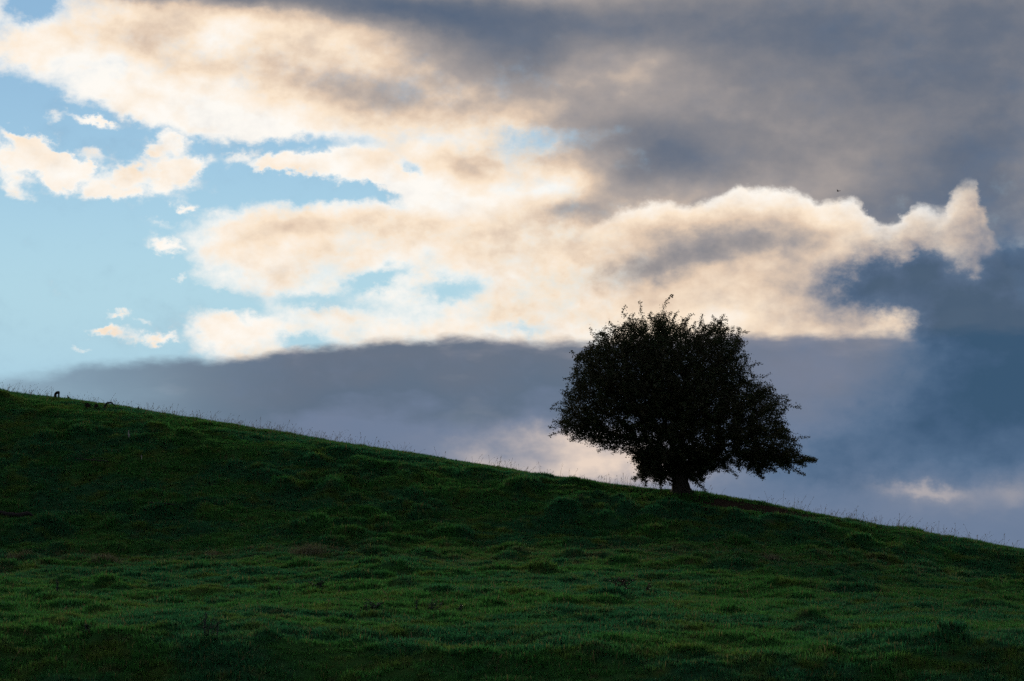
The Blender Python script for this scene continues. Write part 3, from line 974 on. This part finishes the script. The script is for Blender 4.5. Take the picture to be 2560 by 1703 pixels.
V = np.stack([c - u * L_, c - w * Wd + u * L_ * 0.2, c + u * L_ + nrm * L_ * 0.25, c + w * Wd + u * L_ * 0.2], 1).reshape(-1, 3)
k = np.arange(m)[:, None] * 4
F = np.concatenate([k + np.array((0, 1, 2)), k + np.array((0, 2, 3))])
o = mesh_np('crown', V, F, M_LEAF, tree, attrs={'shade': np.repeat(trng.uniform(0, 1, m), 4)}); o['kind'] = 'stuff'
print('TREE nodes', NN, 'leaves', m, 'limbs', (cnt >= 60).sum())

# ================================================================== dead wood, mounds and weeds on the hill
prng = np.random.default_rng(5)
M_DEAD = mat('weathered dead wood', lambda N: bsdf(N, N.mix(N.noise(pos(N), 20.0, 4.0, 0.6), (0.014, 0.013, 0.013, 1), (0.045, 0.043, 0.042, 1)), 0.95, 0.05))
M_PALE = mat('bleached dead wood', lambda N: bsdf(N, N.mix(N.noise(pos(N), 20.0, 4.0, 0.6), (0.16, 0.15, 0.15, 1), (0.34, 0.32, 0.31, 1)), 0.9, 0.1))
M_EARTH = mat('dug earth', lambda N: bsdf(N, N.mix(N.noise(pos(N), 24.0, 4.0, 0.6), (0.010, 0.009, 0.008, 1), (0.026, 0.023, 0.020, 1)), 1.0, 0.0))


def limb_mesh(pts, radii, sides=8, knots=0.15):
    """a bent, knotty stick as one closed skin"""
    pts = np.asarray(pts, float)
    t = np.linspace(0, len(pts) - 1, (len(pts) - 1) * 5 + 1)
    P_ = np.stack([pchip(np.arange(len(pts), dtype=float), pts[:, k], t) for k in range(3)], -1)
    Rr = np.interp(t, np.arange(len(pts)), radii)
    d = np.gradient(P_, axis=0); d /= np.linalg.norm(d, axis=1)[:, None] + 1e-9
    h = np.array((0.0, 1.0, 0.13)); u = np.cross(d, h); u /= np.linalg.norm(u, axis=1)[:, None]; w = np.cross(d, u)
    th = np.arange(sides) * 2 * np.pi / sides
    rr = Rr[:, None] * (1 + prng.uniform(-knots, knots, (len(t), sides)))
    V = P_[:, None] + (u[:, None] * np.cos(th)[None, :, None] + w[:, None] * np.sin(th)[None, :, None]) * rr[:, :, None]
    n = len(t)
    V = np.concatenate([V.reshape(-1, 3), P_[:1] - d[:1] * Rr[0] * 0.4, P_[-1:] + d[-1:] * Rr[-1] * 0.4])
    F = []
    for i in range(n - 1):
        for j in range(sides):
            a, b = i * sides + j, i * sides + (j + 1) % sides
            F += [(a, b, b + sides), (a, b + sides, a + sides)]
    c0, c1 = n * sides, n * sides + 1
    for j in range(sides):
        F.append((c0, (j + 1) % sides, j)); F.append((c1, (n - 1) * sides + j, (n - 1) * sides + (j + 1) % sides))
    return V, np.array(F)


def wood(name, px, py, sticks, material, label, cat, part='branch', lift=0.0):
    """dead wood at a spot of the hill; sticks: lists of (right, towards the hill, up) in metres, with radii"""
    g = on_ground(px, py); g[2] += lift
    if len(sticks) == 1:
        V, F = limb_mesh(*sticks[0])
        return tag(mesh_np(name, V, F, material, loc=g, smooth=True), label, cat)
    e = empty(name, g, label, cat)
    for i, s in enumerate(sticks):
        V, F = limb_mesh(*s)
        mesh_np('main_stem' if i == 0 else part, V, F, material, e, smooth=True)
    return e


u_ = 0.0145
wood('dead_stump', 144, 993, [([(-0.08, 0, -0.05), (-0.085, 0, 0.07), (-0.03, 0, 0.145), (0.03, 0.01, 0.16), (0.045, 0, 0.12)], (0.04, 0.045, 0.05, 0.045, 0.03)),
                              ([(0.045, 0, 0.13), (0.04, 0, 0.05), (0.055, 0, -0.05)], (0.032, 0.03, 0.03))], M_DEAD,
     'dark hunched dead stump with a gap at its foot, on the skyline at far left', 'stump', 'root', 0.07)
wood('dead_stump', 170, 999, [([(0.01, 0, -0.04), (0.02, 0, 0.03), (0.025, 0, 0.07)], (0.04, 0.035, 0.02)), ([(0.0, 0, 0.03), (-0.02, 0, 0.08), (-0.025, 0, 0.125)], (0.018, 0.012, 0.008))], M_DEAD,
     'small dark forked stump on the skyline just right of the hunched one', 'stump', 'spike', 0.06)
wood('dead_branch', 262, 1024, [([(-0.02, -0.02, -0.05), (0.02, 0, 0.06), (0.09, 0.02, 0.15), (0.19, 0.03, 0.16), (0.28, 0.05, 0.10), (0.36, 0.06, 0.03)], (0.035, 0.035, 0.032, 0.028, 0.02, 0.012))], M_DEAD,
     'dark arched dead branch sticking out of the turf below the left skyline', 'branch', lift=0.07)
wood('dead_branch', 346, 1030, [([(0, 0, -0.04), (0.005, 0, 0.05), (0.0, 0, 0.12)], (0.025, 0.02, 0.012))], M_DEAD,
     'tiny dark stub poking up at the left skyline, right of the arched branch', 'branch', lift=0.07)
wood('dead_branch', 322, 1096, [([(0, 0, -0.05), (0.01, 0, 0.07), (-0.01, 0, 0.15), (0.0, 0, 0.24)], (0.03, 0.03, 0.024, 0.012))], M_PALE,
     'pale bleached stub of wood standing upright on the upper left hillside', 'branch')
wood('dead_branch', 353, 1148, [([(0, 0, -0.05), (0.005, 0, 0.06), (0.0, 0, 0.13)], (0.02, 0.018, 0.01))], M_PALE,
     'smaller pale stub of wood lower on the hillside under the taller one', 'branch')
wood('fallen_branch', 225, 1162, [([(-0.5, 0.3, 0.16), (-0.25, 0.15, 0.13), (0.05, 0.0, 0.10), (0.35, -0.15, 0.08), (0.6, -0.25, 0.05)], (0.012, 0.016, 0.02, 0.018, 0.012)),
                                  ([(0.05, 0.0, 0.10), (0.25, 0.12, 0.18), (0.5, 0.2, 0.16)], (0.012, 0.01, 0.006)), ([(-0.25, 0.15, 0.13), (-0.32, 0.2, 0.24), (-0.45, 0.25, 0.33)], (0.011, 0.009, 0.005)),
                                  ([(0.2, -0.07, 0.09), (0.32, -0.2, 0.06), (0.4, -0.35, 0.05)], (0.01, 0.008, 0.005))], M_DEAD,
     'thin twiggy fallen branch lying on the left hillside above the sinuous log', 'branch', lift=0.04)
wood('fallen_branch', 405, 1272, [([(-0.45, 0.25, 0.14), (-0.15, 0.08, 0.12), (0.15, -0.05, 0.09), (0.42, -0.15, 0.06)], (0.01, 0.016, 0.017, 0.01)),
                                  ([(-0.15, 0.08, 0.12), (-0.05, 0.2, 0.2), (0.02, 0.3, 0.22)], (0.01, 0.008, 0.005))], M_DEAD,
     'short grey fallen branch lying in the grass right of the twiggy one', 'branch', lift=0.04)
wood('fallen_log', 22, 1296, [([(-0.7, 0.1, 0.10), (-0.35, 0.05, 0.17), (0.0, 0.0, 0.10), (0.3, -0.02, 0.09), (0.55, 0.0, 0.13), (0.68, 0.02, 0.06)], (0.05, 0.06, 0.065, 0.06, 0.06, 0.035)),
                              ([(0.3, -0.02, 0.09), (0.4, -0.1, 0.03), (0.55, -0.15, 0.0)], (0.03, 0.025, 0.015))], M_DEAD,
     'dark sinuous fallen log on the turf at the left edge', 'log')


def mound(px, py, w, d, h, label):
    g = on_ground(px, py)
    n = 18
    V, F = [(0, 0, h)], []
    for r in range(1, 5):
        t = r / 4
        for k in range(n):
            a = 2 * math.pi * k / n
            rr = t * (1 + 0.22 * math.sin(3 * a + px) + prng.uniform(-0.1, 0.1))
            V.append((rr * w * math.cos(a), rr * d * math.sin(a), h * (1 - t * t) * (1 + prng.uniform(-0.25, 0.25)) - 0.05 * t))
    for k in range(n):
        F.append((0, 1 + k, 1 + (k + 1) % n))
    for r in range(3):
        for k in range(n):
            a, b = 1 + r * n + k, 1 + r * n + (k + 1) % n
            F += [(a, a + n, b + n), (a, b + n, b)]
    return tag(mesh_np('earth_mound', V, F, M_EARTH, loc=g, smooth=True), label, 'mound', 'mounds of dug earth below the left skyline')


mound(219, 1021, 0.17, 0.22, 0.17, 'dark mound of dug earth below the skyline, further left of the two')
mound(241, 1021, 0.13, 0.2, 0.15, 'smaller dark mound of earth between its larger neighbour and the arched branch')


def leaf_mat(name, a, b):
    return mat(name, lambda N: leafy(N, N.mix(attr(N, 'shade'), a + (1,), b + (1,)), 0.2, 0.04, 0.4))


M_DOCK = leaf_mat('dock leaves', (0.022, 0.016, 0.014), (0.055, 0.028, 0.022))
M_THISTLE = leaf_mat('thistle leaves', (0.018, 0.036, 0.028), (0.050, 0.080, 0.062))
M_STRAW = leaf_mat('dead grass', (0.070, 0.084, 0.040), (0.14, 0.135, 0.075))


def weed(name, px, py, width, height, stems_n, leaves_n, leaf_len, material, label, cat, spread=1.0, spiky=False):
    """a rooted weed: stems that branch from the foot and leaves along them"""
    g = on_ground(px, py)
    e = empty(name, g, label, cat)
    LV, LF, LS = [], [], []
    for s in range(stems_n):
        bx = prng.uniform(-0.25, 0.25) * width; by = prng.uniform(-0.2, 0.2) * width
        tx = bx + prng.uniform(-0.6, 0.6) * width * spread; h = height * prng.uniform(0.65, 1.05)
        pts = [(bx, by, -0.03), (bx * 0.8 + tx * 0.2, by, h * 0.4), (tx * 0.6 + bx * 0.4, by, h * 0.75), (tx, by, h)]
        V, F = limb_mesh(pts, (0.010, 0.008, 0.006, 0.003), 5)
        mesh_np('stem', V, F, material, e, attrs={'shade': np.full(len(V), 0.3)})
        pts = np.array(pts)
        for k in range(leaves_n):
            t = prng.uniform(0.05, 1.0)
            c_ = np.array([np.interp(t * 3, np.arange(4), pts[:, q]) for q in range(3)])
            a = prng.uniform(0, 2 * math.pi); L = leaf_len * prng.uniform(0.6, 1.2) * (1.15 - 0.6 * t)
            dv = np.array((math.cos(a), math.sin(a), prng.uniform(0.1, 0.9))); dv /= np.linalg.norm(dv)
            sd_ = np.cross(dv, (0, 0, 1)); sd_ /= np.linalg.norm(sd_); w = L * (0.16 if spiky else 0.26)
            b = len(LV)
            LV += [c_, c_ + dv * L * 0.45 + sd_ * w, c_ + dv * L + np.array((0, 0, -0.25 * L)), c_ + dv * L * 0.45 - sd_ * w]
            LF += [(b, b + 1, b + 2), (b, b + 2, b + 3)]
            LS += [prng.uniform(0, 1)] * 4
    o = mesh_np('leaves', np.array(LV), np.array(LF), material, e, attrs={'shade': LS}); o['kind'] = 'stuff'
    return e


weed('dock_plant', 1556, 1484, 0.55, 0.34, 9, 16, 0.10, M_DOCK, 'large dark reddish brown dock plant on the bench below the tree', 'plant', 1.2)
weed('dock_plant', 1612, 1482, 0.22, 0.20, 4, 10, 0.08, M_DOCK, 'low brown dock seedling touching the right side of the large dock', 'plant')
weed('thistle_plant', 1043, 1533, 0.10, 0.22, 2, 22, 0.09, M_THISTLE, 'narrow upright thistle, leftmost of the thistles in the middle foreground', 'plant', 0.5, True)
weed('thistle_plant', 1083, 1535, 0.26, 0.24, 5, 18, 0.10, M_THISTLE, 'broad thistle clump just right of the narrow upright thistle', 'plant', 0.9, True)
weed('thistle_plant', 1152, 1536, 0.14, 0.17, 3, 16, 0.08, M_THISTLE, 'small low thistle, rightmost of the thistles in the middle foreground', 'plant', 0.8, True)
weed('thistle_plant', 520, 1596, 0.30, 0.36, 7, 18, 0.08, M_THISTLE, 'tall many stemmed thistle clump in the left foreground near the dark hollow', 'plant', 0.8, True)
weed('thistle_plant', 546, 1598, 0.10, 0.30, 2, 18, 0.07, M_THISTLE, 'single tall thistle stalk beside the many stemmed clump in the left foreground', 'plant', 0.5, True)
weed('thistle_plant', 143, 1486, 0.16, 0.36, 3, 12, 0.07, M_THISTLE, 'spindly thistle with bare top at far left of the bench', 'plant', 0.6, True)
weed('thistle_plant', 218, 1585, 0.14, 0.16, 4, 18, 0.08, M_THISTLE, 'squat dark thistle in the far left foreground', 'plant', 0.8, True)
weed('thistle_plant', 790, 1472, 0.40, 0.16, 6, 18, 0.10, M_THISTLE, 'wide low bluish thistle patch on the left middle bench', 'plant', 0.9, True)
weed('thistle_plant', 930, 1526, 0.36, 0.18, 6, 18, 0.10, M_THISTLE, 'low bluish thistle patch left of the narrow upright thistle', 'plant', 0.9, True)
weed('thistle_plant', 700, 1494, 0.08, 0.20, 2, 14, 0.06, M_THISTLE, 'slender lone thistle stalk on the bench left of the wide patch', 'plant', 0.5, True)


def tussock(px, py, w, h, n, label):
    g = on_ground(px, py)
    x = prng.normal(0, 0.45, n) * w; y = prng.normal(0, 0.25, n) * w
    z0 = ground_z(g[0] + x, g[1] + y) - g[2] - 0.02
    hh = h * prng.uniform(0.5, 1.1, n) * np.exp(-(x / w) ** 2)
    lx, ly = prng.normal(0.1, 0.35, n) * hh, prng.normal(0, 0.35, n) * hh
    b = np.stack([x, y, z0], -1); m_ = b + np.stack([lx * 0.4, ly * 0.4, hh * 0.65], -1); t_ = b + np.stack([lx * 1.3, ly * 1.3, hh * 0.95], -1)
    a = prng.uniform(0, 6.28, n); s = np.stack([np.cos(a), np.sin(a), 0 * a], -1) * 0.004
    V = np.stack([b - s, b + s, m_ + s, m_ - s, t_], 1).reshape(-1, 3)
    k = np.arange(n)[:, None] * 5
    F = np.concatenate([k + np.array((0, 1, 2)), k + np.array((0, 2, 3)), k + np.array((3, 2, 4))])
    e = empty('grass_tussock', g, label, 'tussock', 'pale dead grass tussocks along the bench edge')
    o = mesh_np('blades', V, F, M_STRAW, e, attrs={'shade': np.repeat(prng.uniform(0, 1, n), 5)}); o['kind'] = 'stuff'
    return e


tussock(46, 1402, 0.45, 0.30, 420, 'pale dead grass tussock at the left end of the bench edge')
tussock(262, 1402, 0.60, 0.28, 480, 'wide pale dead grass tussock, second from the left on the bench edge')
tussock(530, 1396, 0.35, 0.22, 260, 'small pale dead grass tussock in the gap between the wider ones on the bench edge')
tussock(765, 1386, 0.75, 0.32, 620, 'largest pale dead grass tussock on the bench edge left of centre')
tussock(1930, 1402, 0.4, 0.22, 240, 'pale dead grass tussock on the bench edge right of the tree')


# ================================================================== the bird over the billows
def bird():
    p = at(2096, 478, 190.0)
    e = empty('bird', p, 'small dark bird flying high against the grey cloud at upper right', 'bird')
    M_B = mat('dark feathers', lambda N: bsdf(N, N.mix(N.noise(pos(N), 30.0, 3.0), (0.012, 0.012, 0.013, 1), (0.035, 0.033, 0.033, 1)), 0.7, 0.2))
    # body: spindle with head, beak and a short tail
    prof = [(-0.16, 0.004), (-0.13, 0.016), (-0.09, 0.020), (-0.04, 0.030), (0.02, 0.034), (0.07, 0.026), (0.095, 0.022), (0.115, 0.022), (0.132, 0.014), (0.142, 0.005), (0.160, 0.001)]
    V, F, n = [], [], 10
    for x, r in prof:
        for k in range(n):
            a = 2 * math.pi * k / n
            V.append((x, r * math.cos(a) * (1.6 if x < -0.1 else 1), r * math.sin(a) * (0.5 if x < -0.1 else 0.95)))
    for i in range(len(prof) - 1):
        for k in range(n):
            a, b = i * n + k, i * n + (k + 1) % n
            F += [(a, b, b + n), (a, b + n, a + n)]
    mesh_np('body', V, F, M_B, e, smooth=True)
    for s, dz in ((1, 0.10), (-1, 0.03)):
        sec = [(0.03, 0.05, -0.06, 0.0), (0.08, 0.07, -0.045, dz * 0.55), (0.15, 0.055, -0.04, dz * 0.95), (0.21, 0.02, -0.06, dz * 1.0), (0.27, -0.05, -0.10, dz * 0.85)]
        V, F = [], []
        for y, xl, xt, z in sec:
            for q, zz in ((xl, 0.0), ((xl + xt) / 2, 0.007), (xt, 0.0), ((xl + xt) / 2, -0.004)):
                V.append((q, s * y, z + zz))
        for i in range(len(sec) - 1):
            for k in range(4):
                a, b = i * 4 + k, i * 4 + (k + 1) % 4
                F += [(a, b, b + 4), (a, b + 4, a + 4)]
        mesh_np('wing', V, F, M_B, e, smooth=True)
    e.rotation_euler = (R(-28), R(18), R(200))
    return e


bird()
